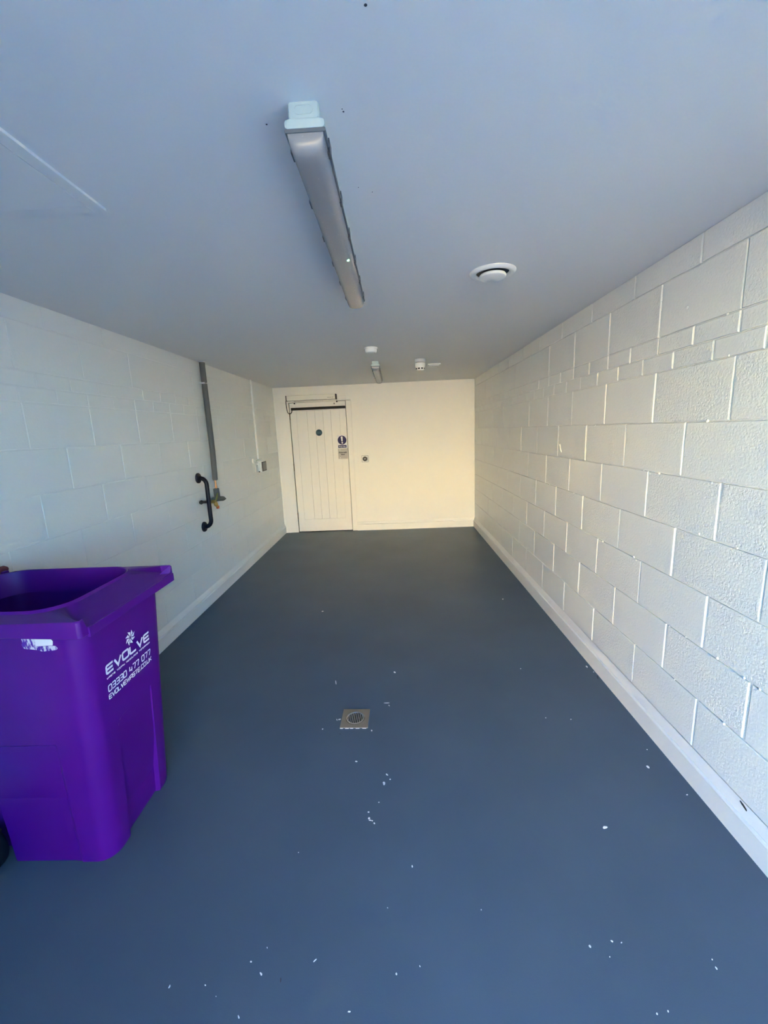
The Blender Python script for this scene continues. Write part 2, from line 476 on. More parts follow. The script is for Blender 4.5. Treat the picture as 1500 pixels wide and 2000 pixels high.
for i in range(5):
    obj('plank', MB().box(gx[i] + 0.0005, gx[i + 1] - 0.0005, FY + 0.0015, FY + 0.014, 0.2055, 1.8615, bev=0.0024), M['door'], door, 50)
for zc in (1.79, 1.025, 0.265):
    hg = obj('hinge', MB().tube([(DX0 - 0.001, FY - 0.006, zc - 0.052), (DX0 - 0.001, FY - 0.006, zc + 0.052)], 0.007, 10), M['hinge'], door)
    obj('hinge_pin', MB().tube([(DX0 - 0.001, FY - 0.006, zc - 0.058), (DX0 - 0.001, FY - 0.006, zc - 0.0522)], 0.0045, 8), M['hinge'], hg)
# door lining
frame = empty('trim_1', (0, D, 0), 'flat cream lining boards around the boarded door', 'door frame', kind='structure')
obj('jamb', MB().box(DX1 + 0.005, -0.615, -0.008, 0.06, 0.0, DTOP + 0.003, bev=0.003), M['door'], frame)
obj('jamb', MB().box(XL + 0.021, DX0 - 0.006, -0.003, 0.06, 0.0, DTOP + 0.003, bev=0.002), M['door'], frame)
obj('head', MB().box(XL + 0.004, DX1 + 0.005, -0.0035, 0.06, DTOP + 0.0031, DTOP + 0.075, bev=0.002), M['door'], frame)
obj('gap_shadow_strip', MB().box(DX0 - 0.007, DX1 + 0.006, 0.050, 0.06, 0.0, DTOP + 0.0032), M['gap'], frame)

# sensor bar across the top of the door with its cable loop
sb = empty('sensor_bar', (0, D, 0), 'black safety sensor bar across the top of the boarded door', 'sensor bar')
obj('housing', MB().box(-1.512, -0.704, -0.026, 0.0035, 1.872, 1.909, bev=0.004), M['black'], sb)
obj('end_cap', MB().box(-0.704, -0.698, -0.024, 0.0035, 1.874, 1.907, bev=0.002), M['darkgrey'], sb)
cpts = [(-1.567, -0.06, 2.01), (-1.571, -0.05, 1.97), (-1.572, -0.035, 1.92), (-1.570, -0.03, 1.875), (-1.562, -0.03, 1.845), (-1.548, -0.03, 1.828), (-1.530, -0.03, 1.823),
        (-1.514, -0.03, 1.829), (-1.503, -0.028, 1.845), (-1.499, -0.022, 1.862), (-1.498, -0.015, 1.876)]
obj('cable', MB().tube(cpts, 0.0052, 8), M['black'], sb)

# automatic door operator above the door
opr = empty('door_operator', (0, D, 0), 'long silver automatic door operator box mounted above the boarded door', 'door operator')
hs = obj('housing', MB().box(-1.548, -0.832, -0.1, 0.0, 2.006, 2.078, bev=0.004), M['operator'], opr)
obj('end_cap', MB().box(-1.560, -1.548, -0.098, 0.0, 2.004, 2.080, bev=0.003), M['black'], opr)
obj('end_cap', MB().box(-0.832, -0.818, -0.098, 0.0, 2.004, 2.080, bev=0.003), M['black'], opr)
mb = MB()
for i, w in enumerate((0.010, 0.012, 0.008, 0.012, 0.006, 0.012, 0.012)):
    mb.box(-0.945 + i * 0.0135, -0.945 + i * 0.0135 + w * 0.8, -0.1008, -0.0995, 2.027, 2.036)
obj('maker_mark', mb, M['midgrey'], hs)
obj('guide_rail', MB().box(-1.47, -0.80, -0.034, -0.012, 1.978, 1.994, bev=0.003), M['operator'], opr)
obj('arm', MB().box(-1.44, -1.02, -0.06, -0.035, 1.984, 1.992, bev=0.002).tube([(-1.445, -0.05, 2.006), (-1.445, -0.05, 1.978)], 0.012, 12), M['operator'], opr)
for x, z in ((-1.452, 1.972), (-0.82, 1.974)):
    obj('end_knob', MB().lathe([(0.0, -0.012), (0.010, -0.010), (0.011, 0.0), (0.010, 0.010), (0.0, 0.012)], (x, -0.03, z), 'z', 12), M['black'], opr)
obj('magnet', MB().box(-0.872, -0.856, -0.012, 0.004, 1.938, 1.958, bev=0.002), M['midgrey'], opr)

# signs stuck to the door
def disc_mb(cx, cz, r, y0, y1, n=40):
    return MB().lathe([(r, y0), (r, y1)], (cx, 0, cz), 'y', n)
SY = FY
s1 = empty('fire_door_sticker', (0, D, 0), 'small round teal-blue fire door sticker in the middle of the door', 'sticker')
obj('disc', disc_mb(-1.121, 1.533, 0.048, SY - 0.0025, SY + 0.001), M['stickerblue'], s1)
obj('lettering', place(text_mb('Fire door\nkeep shut', 0.0185, bold=0.0003), lambda x, y, z: (-1.121 + x, SY - 0.003, 1.535 + y)), M['stickertext'], s1)
obj('ring', MB().loft([[(-1.121 + r * math.cos(2 * math.pi * i / 40), SY - 0.0032, 1.533 + r * math.sin(2 * math.pi * i / 40)) for i in range(40)] for r in (0.0425, 0.0438)]), M['stickertext'], s1)

s2 = empty('warning_sign', (0, D, 0), 'white sign with blue exclamation mark disc and blue strip on the door', 'sign')
obj('panel', MB().box(-0.852, -0.708, SY - 0.002, SY + 0.001, 1.286, 1.480, bev=0.0008), M['signwhite'], s2)
dsc = obj('disc', disc_mb(-0.780, 1.407, 0.066, SY - 0.003, SY - 0.001), M['signblue'], s2)
stem = [(-0.016, 0.048), (-0.010, 0.054), (0.006, 0.054), (0.012, 0.048), (0.0095, -0.016), (0.006, -0.02), (-0.006, -0.02), (-0.0095, -0.016)]
obj('exclamation_mark', MB().prism([(-0.781 + x, SY - 0.0042, 1.407 + z) for x, z in stem], (0, 0.002, 0)).lathe([(0.0125, SY - 0.0042), (0.0125, SY - 0.002)], (-0.779, 0, 1.407 - 0.040), 'y', 20), M['signwhite'], dsc)
st = obj('strip', MB().box(-0.842, -0.718, SY - 0.003, SY - 0.001, 1.292, 1.333), M['signblue'], s2)
obj('lettering', place(text_mb('Keep clear', 0.0235, bold=0.0004), lambda x, y, z: (-0.780 + x, SY - 0.0035, 1.3125 + y)), M['signwhite'], st)
s3 = empty('door_notice', (0, D, 0), 'grey acrylic notice reading Automatic door, just below the blue sign', 'sign')
obj('panel', MB().box(-0.850, -0.706, SY - 0.002, SY + 0.001, 1.127, 1.283, bev=0.0008), M['signgrey'], s3)
obj('lettering', place(text_mb('Automatic\ndoor', 0.030, bold=0.0012), lambda x, y, z: (-0.778 + x, SY - 0.0028, 1.208 + y)), M['ink'], s3)
for zc in (1.262, 1.143):
    obj('fixing', disc_mb(-0.820, zc, 0.007, SY - 0.004, SY - 0.001, 12), M['signwhite'], s3)

# exit button by the door
eb = empty('exit_button', (-0.446, D, 1.1135), 'square white exit button with round black push on the end wall', 'switch')
obj('back_box', MB().box(-0.050, 0.050, -0.012, 0.0, -0.052, 0.052, bev=0.004), M['midgrey'], eb)
obj('face_plate', MB().box(-0.0455, 0.0455, -0.017, -0.010, -0.0475, 0.0475, bev=0.003), M['white'], eb)
ps = obj('push', MB().lathe([(0.036, -0.016), (0.036, -0.024), (0.033, -0.026), (0.0, -0.026)], (0, 0, 0), 'y', 32), M['darkgrey'], eb)
hand = [(-0.020, 0.002), (-0.014, 0.008), (-0.004, 0.007), (0.006, 0.009), (0.021, 0.006), (0.022, 0.001), (0.010, -0.001), (0.011, -0.007), (-0.002, -0.010), (-0.014, -0.008), (-0.020, -0.003)]
obj('symbol', MB().prism([(x, -0.0270, z) for x, z in [(px * 0.62, pz * 0.75) for px, pz in hand]], (0, 0.002, 0)), M['signwhite'], ps)

# ------------------------------------------------------------------ left wall fittings
# lagged pipe with valve
PX = XL + 0.034; PY = 3.965
pipe = empty('lagged_pipe', (PX, PY, 0), 'grey foam lagged water pipe dropping from ceiling to brass stop tap', 'pipe')
obj('lagging', MB().lathe([(0.020, 2.022), (0.0245, 2.024), (0.0245, 2.19), (0.0245, H)], (0, 0, 0), 'z', 20), M['foam'], pipe)
obj('lagging', MB().tube([(0, 0, 2.014), (0, 0, 1.7), (0.002, -0.004, 1.4), (0.0, -0.012, 1.2), (0.0, -0.018, 1.125), (0.0, -0.018, 1.118)], [0.024, 0.0255, 0.025, 0.0245, 0.024, 0.018], 20), M['foam'], pipe)
obj('pipe_clip', MB().box(-0.033, 0.018, -0.040, -0.022, 2.012, 2.024, bev=0.002).box(-0.033, 0.018, 0.022, 0.042, 2.012, 2.024, bev=0.002).box(-0.034, -0.026, -0.05, 0.05, 2.012, 2.024, bev=0.002), M['white'], pipe)
obj('ceiling_collar', MB().lathe([(0.026, H - 0.006), (0.032, H - 0.005), (0.033, H)], (0, 0, 0), 'z', 20), M['white'], pipe)
obj('copper_pipe', MB().tube([(0.0, -0.018, 1.19), (0.0, -0.018, 1.15), (0.0, -0.018, 1.00)], 0.0085, 12).lathe([(0.010, 1.045), (0.0115, 1.05), (0.0115, 1.062), (0.010, 1.067)], (0.0, -0.018, 0), 'z', 12), M['copper'], pipe)
obj('lagging_elbow', MB().tube([(0.004, -0.030, 1.038), (0.004, -0.026, 0.99), (0.004, -0.022, 0.935)], [0.0265, 0.0275, 0.026], 18), M['foam'], pipe)
obj('lagging_elbow', MB().tube([(0.002, -0.105, 0.945), (0.012, -0.02, 0.938), (0.022, 0.060, 0.926), (0.028, 0.105, 0.918)], [0.0225, 0.024, 0.023, 0.008], 18), M['foam'], pipe)
tapv = obj('stop_tap', MB().tube([(0.010, -0.10, 0.932), (0.012, -0.165, 0.932), (0.012, -0.21, 0.934)], [0.013, 0.016, 0.012], 14).lathe([(0.0, -0.004), (0.017, -0.002), (0.017, 0.018), (0.009, 0.020), (0.009, 0.034)], (0.014, -0.165, 0.935), 'x', 6), M['brass'], pipe)
obj('lever', MB().tube([(0.045, -0.16, 0.935), (0.046, -0.125, 0.975), (0.046, -0.105, 1.005)], [0.008, 0.009, 0.006], 8), M['olive'], tapv)
obj('drain_nozzle', MB().tube([(0.018, -0.115, 0.925), (0.026, -0.120, 0.895), (0.032, -0.112, 0.878)], [0.017, 0.019, 0.012], 14), M['brass'], tapv)
obj('drain_cap', MB().lathe([(0.0, -0.018), (0.013, -0.016), (0.015, 0.0), (0.013, 0.012)], (0.034, -0.108, 0.872), 'z', 12), M['orange'], tapv)
obj('union_nut', MB().lathe([(0.0, -0.02), (0.014, -0.018), (0.019, -0.006), (0.019, 0.008), (0.013, 0.012), (0.0, 0.012)], (-0.012, -0.33, 0.955), 'y', 6).tube([(-0.012, -0.32, 0.954), (-0.008, -0.24, 0.942), (0.010, -0.19, 0.934)], 0.011, 12), M['darkgrey'], tapv)

# grab bar
GB = empty('grab_bar', (XL, 3.668, 0.947), 'dark navy tubular grab bar with round end flanges on the wall', 'grab bar')
bar = []
for t in range(9):
    a = math.pi / 2 * t / 8
    bar.append((0.020 + 0.055 * math.sin(a), 0.0, 0.223 - 0.062 * (1 - math.cos(a))))
path = [(0.004, 0, 0.223)] + bar + [(0.075, 0, 0.08), (0.075, 0, 0.0), (0.075, 0, -0.08)] + [(x, y, -z) for x, y, z in reversed(bar)] + [(0.004, 0, -0.223)]
obj('tube', MB().tube(path, 0.0185, 18), M['navy'], GB)
for z in (0.223, -0.223):
    obj('flange', MB().lathe([(0.046, 0.0), (0.046, 0.010), (0.042, 0.016), (0.027, 0.018), (0.020, 0.020)], (0, 0, z), 'x', 28), M['navy'], GB)

# conduit with switch box
CX, CY = XL + 0.013, 5.335
cd = empty('conduit', (CX, CY, 0), 'slim white electrical conduit running down the wall near the corner', 'conduit')
obj('tube', MB().tube([(0.004, 0, H), (0.004, 0, 1.9), (0.004, 0, 1.5), (0.004, 0, 1.226)], 0.0125, 14), M['offwhite'], cd)
for zc in (1.925, 1.46, 2.16):
    obj('saddle_clip', MB().box(-0.013, -0.004, -0.030, 0.030, zc - 0.009, zc + 0.009, bev=0.002).lathe([(0.0125, zc - 0.009), (0.0125, zc + 0.009)], (0, 0, 0), 'z', 14), M['offwhite'], cd)
bx = empty('switch_box', (XL, 5.335, 1.13), 'white wall box with dark framed grey panel under the slim conduit', 'switch')
obj('body', MB().box(0.0, 0.052, -0.005, 0.185, -0.068, 0.072, bev=0.004), M['offwhite'], bx)
fpn = obj('face_frame', MB().box(0.052, 0.060, 0.010, 0.180, -0.062, 0.060, bev=0.002), M['darkgrey'], bx)
obj('panel', MB().box(0.060, 0.0625, 0.030, 0.162, -0.050, 0.049, bev=0.001), M['midgrey'], fpn)
obj('tee', MB().tube([(0.022, -0.165, 0.088), (0.022, 0.10, 0.088)], 0.013, 14), M['offwhite'], bx)
obj('terminal_cap', MB().lathe([(0.0, -0.004), (0.030, 0.0), (0.030, 0.016), (0.024, 0.020), (0.0, 0.020)], (0.003, -0.175, 0.085), 'x', 20), M['offwhite'], bx)
tb = obj('stub', MB().tube([(0.034, -0.055, 0.05), (0.034, -0.055, -0.052)], 0.0105, 12), M['offwhite'], bx)
obj('stub_end', MB().tube([(0.034, -0.055, -0.052), (0.034, -0.055, -0.066)], 0.009, 12), M['darkgrey'], tb)
obj('stub_bracket', MB().box(0.0, 0.030, -0.062, -0.004, 0.03, 0.045, bev=0.002).box(0.0, 0.008, -0.10, -0.004, -0.06, 0.06, bev=0.002), M['offwhite'], bx)

# ------------------------------------------------------------------ ceiling fittings
def make_batten():
    root = empty('batten_light', (0, 0, 0))
    LN = 1.215
    def rr(hw, z0, z1, r, y, n=4):
        pts = []
        for cx, cz, a0 in ((hw - r, z1 - r, 0), (-hw + r, z1 - r, 90), (-hw + r, z0 + r, 180), (hw - r, z0 + r, 270)):
            for k in range(n + 1):
                a = math.radians(a0 + 90 * k / n)
                pts.append((cx + r * math.cos(a), y, cz + r * math.sin(a)))
        return pts
    tr = obj('gear_tray', MB().loft([rr(0.031, -0.030, 0.0, 0.004, 0.0), rr(0.0335, -0.032, 0.0, 0.005, 0.003), rr(0.0335, -0.032, 0.0, 0.005, LN - 0.003), rr(0.031, -0.030, 0.0, 0.004, LN)], True, True, True), M['tray'], root)
    # knock-out outline on the end face
    def pill(hw, hh, y):
        return [(hw * math.cos(a) * (1 if True else 1) if False else ((hw - hh) * (1 if math.cos(a) > 0 else -1) + hh * math.cos(a)), y, -0.014 + hh * math.sin(a)) for a in [2 * math.pi * (i + 0.5) / 24 for i in range(24)]]
    obj('knockout', MB().loft([pill(0.0205, 0.0092, 0.0005), pill(0.0205, 0.0092, -0.0008), pill(0.0185, 0.0078, -0.0008), pill(0.0185, 0.0078, 0.0005)]), M['tray'], tr)
    obj('rim', MB().loft([rr(0.0335, -0.034, -0.031, 0.0012, -0.001), rr(0.0430, -0.047, -0.030, 0.006, 0.002), rr(0.0430, -0.047, -0.030, 0.006, LN - 0.002), rr(0.0335, -0.034, -0.031, 0.0012, LN + 0.001)], True, True, True), M['tray'], root)
    obj('gasket', MB().loft([rr(0.0447, -0.0540, -0.046, 0.003, 0.0035), rr(0.0447, -0.0540, -0.046, 0.003, LN - 0.0035)], True, True, True), M['gasket'], root)
    # diffuser: U-shaped cover with domed ends
    loops = []
    for y, k in ((0.006, 0.25), (0.008, 0.55), (0.014, 0.80), (0.026, 0.95), (0.045, 1.0), (LN - 0.045, 1.0), (LN - 0.026, 0.95), (LN - 0.014, 0.80), (LN - 0.008, 0.55), (LN - 0.006, 0.25)):
        lp = [(0.040, y, -0.0525)]
        for i in range(13):
            a = math.pi * i / 12
            cx = abs(math.cos(a)) ** 0.55 * (1 if math.cos(a) >= 0 else -1)
            lp.append((0.0395 * cx, y, -0.0525 - 0.0405 * k * math.sin(a) ** 0.75))
        lp.append((-0.040, y, -0.0525))
        loops.append(lp)
    df = obj('diffuser', MB().loft(loops, True, True, True), M['diffuser'], root, 40)
    for i in range(6):
        y = 0.075 + i * (LN - 0.15) / 5
        for s in (-1, 1):
            obj('clip', MB().box(min(s * 0.0415, s * 0.0455), max(s * 0.0415, s * 0.0455), y - 0.017, y + 0.017, -0.060, -0.034, bev=0.001).box(min(s * 0.038, s * 0.0445), max(s * 0.038, s * 0.0445), y - 0.012, y + 0.012, -0.062, -0.058, bev=0.001), M['clip'], root)
    return root, df
lamp1, df1 = make_batten()
lamp2 = copy_tree(lamp1)
lamp1.location = (-0.167, 1.03, H); lamp1.rotation_euler = (0, 0, math.radians(-0.2))
lamp2.location = (-0.158, 4.38, H)
tag(lamp1, 'nearer and larger unlit batten light on the ceiling, with small green indicator', 'ceiling light', 'batten lights on the ceiling')
tag(lamp2, 'farther batten light on the ceiling, between the two detectors and the door', 'ceiling light', 'batten lights on the ceiling')
obj('indicator', MB().lathe([(0.0, -0.003), (0.005, -0.002), (0.006, 0.0), (0.005, 0.002), (0.0, 0.003)], (0.0245, 0.60, -0.0885), 'z', 12), M['led'], lamp1)

# smoke detector
sd = empty('smoke_detector', (-0.165, 3.70, H), 'round white smoke detector on the ceiling ahead of the farther batten light', 'smoke detector')
obj('base', MB().lathe([(0.056, 0.0), (0.056, -0.010), (0.053, -0.013)], (0, 0, 0), 'z', 36), M['white'], sd)
obj('head', MB().lathe([(0.050, -0.013), (0.049, -0.030), (0.045, -0.040), (0.036, -0.045), (0.0, -0.047)], (0, 0, 0), 'z', 36), M['white'], sd)
obj('indicator', MB().lathe([(0.003, -0.0445), (0.003, -0.0465), (0.0, -0.047)], (0.03, -0.015, 0), 'z', 10), M['midgrey'], sd)
# sounder detector
dt = empty('alarm_detector', (0.295, 4.41, H), 'tall white detector on a sounder base with dark slots, on the ceiling', 'smoke detector')
obj('base', MB().lathe([(0.053, 0.0), (0.055, -0.004), (0.055, -0.026), (0.050, -0.030)], (0, 0, 0), 'z', 36), M['white'], dt)
obj('neck', MB().lathe([(0.047, -0.030), (0.047, -0.036)], (0, 0, 0), 'z', 36), M['midgrey'], dt)
obj('sounder', MB().lathe([(0.052, -0.036), (0.053, -0.040), (0.050, -0.072), (0.046, -0.082)], (0, 0, 0), 'z', 36), M['white'], dt)
hd = obj('head', MB().lathe([(0.043, -0.082), (0.041, -0.098), (0.030, -0.108), (0.0, -0.110)], (0, 0, 0), 'z', 36), M['white'], dt)
for a0 in range(0, 360, 45):
    mb = MB()
    pts = [math.radians(a0 - 90 + 22.5 + d) for d in (-15, -7, 0, 7, 15)]
    mb.loft([[(0.0432 * math.cos(t), 0.0432 * math.sin(t), -0.084) for t in pts], [(0.0418 * math.cos(t), 0.0418 * math.sin(t), -0.097) for t in pts]], closed=False)
    obj('slot', mb, M['black'], hd)
# low blanking plate next to it
bp_ = empty('ceiling_plate', (0.465, 4.80, H), 'low white rectangular cover plate on the ceiling beside the tall detector', 'cover plate')
obj('cover', MB().box(-0.072, 0.072, -0.10, 0.10, -0.016, 0.0, bev=0.006), M['white'], bp_)
obj('raised_centre', MB().box(-0.052, 0.052, -0.08, 0.08, -0.024, -0.015, bev=0.004), M['white'], bp_)
for y in (-0.105, 0.105):
    obj('screw', MB().lathe([(0.004, -0.0155), (0.004, -0.018), (0.0, -0.0185)], (0.06, y * 0.85, 0), 'z', 10), M['midgrey'], bp_)
# air valve
av = empty('air_valve', (0.481, 2.089, H), 'round white extract air valve with raised centre disc in the ceiling', 'vent')
obj('ring', MB().lathe([(0.104, 0.0), (0.104, -0.003), (0.098, -0.011), (0.090, -0.014), (0.080, -0.012), (0.074, -0.004), (0.074, 0.0)], (0, 0, 0), 'z', 48), M['white'], av)
obj('throat', MB().lathe([(0.073, -0.001), (0.073, -0.002)], (0, 0, 0), 'z', 40), M['darkgrey'], av)
obj('stem', MB().lathe([(0.016, -0.001), (0.016, -0.012)], (0, 0, 0), 'z', 16), M['midgrey'], av)
obj('disc', MB().lathe([(0.050, -0.010), (0.058, -0.012), (0.061, -0.017), (0.059, -0.024), (0.052, -0.029), (0.0, -0.031)], (0, 0, 0), 'z', 40), M['white'], av)
# access hatch
ah = empty('access_hatch', (0, 0, H), 'square white access hatch standing slightly proud of the ceiling', 'hatch')
hx1, hy1, hw = -0.842, 1.388, 0.60
mb = MB()
mb.box(hx1 - 0.036, hx1, hy1 - hw, hy1, -0.0085, 0.0, bev=0.0012).box(hx1 - hw, hx1 - hw + 0.036, hy1 - hw, hy1, -0.0085, 0.0, bev=0.0012)
mb.box(hx1 - hw + 0.036, hx1 - 0.036, hy1 - 0.036, hy1, -0.0085, 0.0, bev=0.0012).box(hx1 - hw + 0.036, hx1 - 0.036, hy1 - hw, hy1 - hw + 0.036, -0.0085, 0.0, bev=0.0012)
obj('frame', mb, M['ceil'], ah)
obj('panel', MB().box(hx1 - hw + 0.038, hx1 - 0.038, hy1 - hw + 0.036, hy1 - 0.036, -0.0085, 0.0, bev=0.0006), M['ceil'], ah)
# specks on the ceiling
mb = MB()
for x, y, r in ((-0.084, 1.066, 0.0022), (-0.086, 1.058, 0.0014), (-0.262, 1.089, 0.0022), (-0.075, 1.357, 0.0014), (-0.02, 0.837, 0.003), (-0.036, 1.385, 0.0016)):
    mb.lathe([(r, 0.0), (r * 0.7, -0.0006)], (x, y, H), 'z', 8)
tag(obj('speck', mb, M['speck'], ceiling), kind='stuff')

# ------------------------------------------------------------------ floor drain
dr = empty('floor_drain', (-0.262, 1.978, 0), 'square steel floor drain with round slotted grate in the floor', 'drain')
sq = 0.0735
N = 48
def sqp(a):
    c, s = math.cos(a), math.sin(a); k = sq / max(abs(c), abs(s)); return (c * k, s * k)
angs = [2 * math.pi * i / N for i in range(N)]
mb = MB().loft([[(*sqp(a), 0.0) for a in angs], [(*sqp(a), 0.0035) for a in angs], [(0.051 * math.cos(a), 0.051 * math.sin(a), 0.0042) for a in angs], [(0.051 * math.cos(a), 0.051 * math.sin(a), 0.0) for a in angs]])
obj('plate', mb, M['steel'], dr)
obj('sump', MB().lathe([(0.0508, 0.0002), (0.0508, 0.0008)], (0, 0, 0), 'z', 40), M['sump_dark'], dr)  # flat black disc stands in for the dark depth under the grate
obj('grate_ring', MB().loft([[(r * math.cos(a), r * math.sin(a), z) for a in angs] for r, z in ((0.0488, 0.0008), (0.0488, 0.0060), (0.0475, 0.0068), (0.0415, 0.0064), (0.0405, 0.0050), (0.0405, 0.0008))]), M['steel_lt'], dr)
for i in range(8):
    x = -0.035 + i * 0.010
    hl = math.sqrt(0.0412 ** 2 - x * x)
    obj('bar', MB().box(x - 0.0026, x + 0.0026, -hl, hl, 0.0008, 0.0054, bev=0.0008), M['steel_lt'], dr)
dr.rotation_euler = (0, 0, math.radians(-1.5))
tg = []
mb = MB()
random.seed(3)
for x0 in (-0.072, -0.045, -0.02, 0.01, 0.045):
    mb.box(x0, x0 + random.uniform(0.012, 0.026), -sq - 0.004, -sq + 0.001, 0.0, 0.0016, bev=0.0006)
mb.box(0.02, 0.07, sq - 0.001, sq + 0.003, 0.0, 0.0014, bev=0.0005)
tag(obj('paint_residue', mb, M['fleck'], dr), kind='stuff')

# paint flecks dried on the floor
FLECKS = [(-0.408,1.2561,0.0019,-0.0,0.0004,-0.0019),(0.0092,1.2018,-0.0002,-0.0044,-0.0027,0.0),(-0.076,1.0724,0.0013,-0.0019,-0.0014,-0.0007),(-0.4378,0.9683,0.0018,-0.0024,-0.0013,-0.0004),(-0.4765,0.9352,0.003,-0.0,0.0008,-0.0024),(-0.4372,0.907,0.0034,-0.0043,-0.0025,-0.0008),(-0.2875,0.9369,0.0046,0.0035,0.0017,-0.0014),(-0.049,0.9058,0.0007,-0.0033,-0.0029,-0.0004),(0.0189,0.9228,0.0011,-0.0027,-0.0014,-0.0004),(-0.69,0.8796,0.0003,0.004,0.0024,-0.0007),(-0.5887,0.8826,0.0024,-0.0026,-0.0018,-0.0006),(-0.5478,0.8588,0.0014,-0.0,0.0004,-0.0011),(-0.4696,0.8178,0.0025,-0.0033,-0.0019,-0.0004),(-0.1751,0.8275,0.0041,-0.0,0.0002,-0.002),(0.5216,0.9675,0.001,-0.0043,-0.0031,-0.0012),(0.5916,0.9797,0.0034,-0.0022,-0.0026,-0.0022),(0.618,0.9758,0.0022,-0.0,-0.001,-0.0019),(0.5666,0.9419,-0.0005,-0.0017,-0.0015,-0.0002),(0.8469,0.9154,0.0005,-0.0037,-0.0024,-0.001),(0.85,0.9349,-0.0001,-0.002,-0.0017,-0.0006),(0.6272,0.823,0.0001,-0.0026,-0.0021,-0.0006),(0.6589,0.8278,-0.0004,-0.0027,-0.0022,-0.0005),(0.2237,1.0643,-0.0,-0.0021,-0.0017,-0.0002),(0.7485,1.3373,0.0095,-0.0001,-0.003,-0.0062),(1.0757,1.6187,0.0028,-0.0083,-0.0054,-0.0043),(1.147,1.4744,0.0041,-0.0001,-0.0025,-0.0036),(1.1309,1.7199,0.0035,-0.0001,-0.0018,-0.0031),(0.744,1.9515,0.0039,-0.0001,-0.0014,-0.0039),(0.8676,1.9357,0.0039,-0.0001,-0.0016,-0.0039),(0.9189,3.5075,0.0067,-0.0005,-0.0029,-0.0112),(0.7502,2.4106,0.0032,-0.0001,-0.0017,-0.0057),(-0.6732,3.3623,0.0091,-0.0006,0.0018,-0.0105),(-0.0486,2.4066,0.007,-0.0075,-0.0025,-0.0073),(-0.4135,2.3118,0.0051,-0.021,-0.003,-0.0008),(-0.096,2.1033,0.0203,0.0009,0.0002,-0.0036),(-0.0813,2.0804,0.0045,-0.0058,-0.0018,-0.0033),(-0.231,1.6827,0.006,-0.0001,0.0004,-0.0046),(-0.0856,1.6027,0.0054,-0.0056,-0.0022,-0.0032),(-0.0716,1.5772,0.0034,-0.0001,0.0,-0.0041),(-0.0984,1.556,0.001,-0.0107,-0.0056,-0.0005),(-0.1577,1.4177,0.0042,-0.0001,0.0002,-0.0035),(-0.1541,1.3904,-0.0006,-0.0055,-0.0041,0.0008),(-0.1495,1.3814,0.0061,-0.0012,-0.0004,-0.0033),(-0.1412,1.3791,0.0031,-0.0,0.0002,-0.0033),(-0.1326,1.368,0.0022,-0.0038,-0.0026,-0.0016),(-0.1176,1.4619,0.0032,-0.0001,0.0001,-0.0024),(-0.4275,1.9032,0.0041,-0.0001,0.001,-0.0057),(-0.1692,1.8841,0.0043,-0.0049,-0.0023,-0.0042),(-0.3481,1.9752,0.0093,0.0022,0.0015,-0.006),(-0.3614,1.9716,0.0037,-0.0071,-0.0021,-0.0019),(1.1652,2.4146,0.0022,-0.0112,-0.0059,-0.0064),(1.1806,2.3553,0.0041,-0.0003,-0.0039,-0.0061)]
random.seed(11)
mb = MB()
for x, y, ax, ay, bx_, by in FLECKS:
    lo, hi = [], []
    for k in range(9):
        a = 2 * math.pi * k / 9
        r = random.uniform(0.7, 1.15)
        p = (x + r * (ax * math.cos(a) + bx_ * math.sin(a)), y + r * (ay * math.cos(a) + by * math.sin(a)))
        lo.append((*p, 0.0)); hi.append((x + (p[0] - x) * 0.8, y + (p[1] - y) * 0.8, 0.0007))
    mb.loft([lo, hi], True, False, True)
fk = tag(obj('paint_fleck', mb, M['fleck'], floor), kind='stuff')
mb = MB()
for x, y, ax, ay, bx_, by in ((-0.377, 0.893, 0.001, -0.006, -0.002, 0.0), (-0.331, 1.865, 0.003, 0.0, 0.0, 0.003), (1.19 - 0.012, 2.30, 0.006, 0.02, 0.004, 0.0)):
    mb.loft([[(x + ax * math.cos(a) + bx_ * math.sin(a), y + ay * math.cos(a) + by * math.sin(a), 0.0) for a in [2 * math.pi * k / 8 for k in range(8)]],
             [(x + 0.7 * (ax * math.cos(a) + bx_ * math.sin(a)), y + 0.7 * (ay * math.cos(a) + by * math.sin(a)), 0.0005) for a in [2 * math.pi * k / 8 for k in range(8)]]], True, False, True)
tag(obj('dark_mark', mb, M['speck'], floor), kind='stuff')

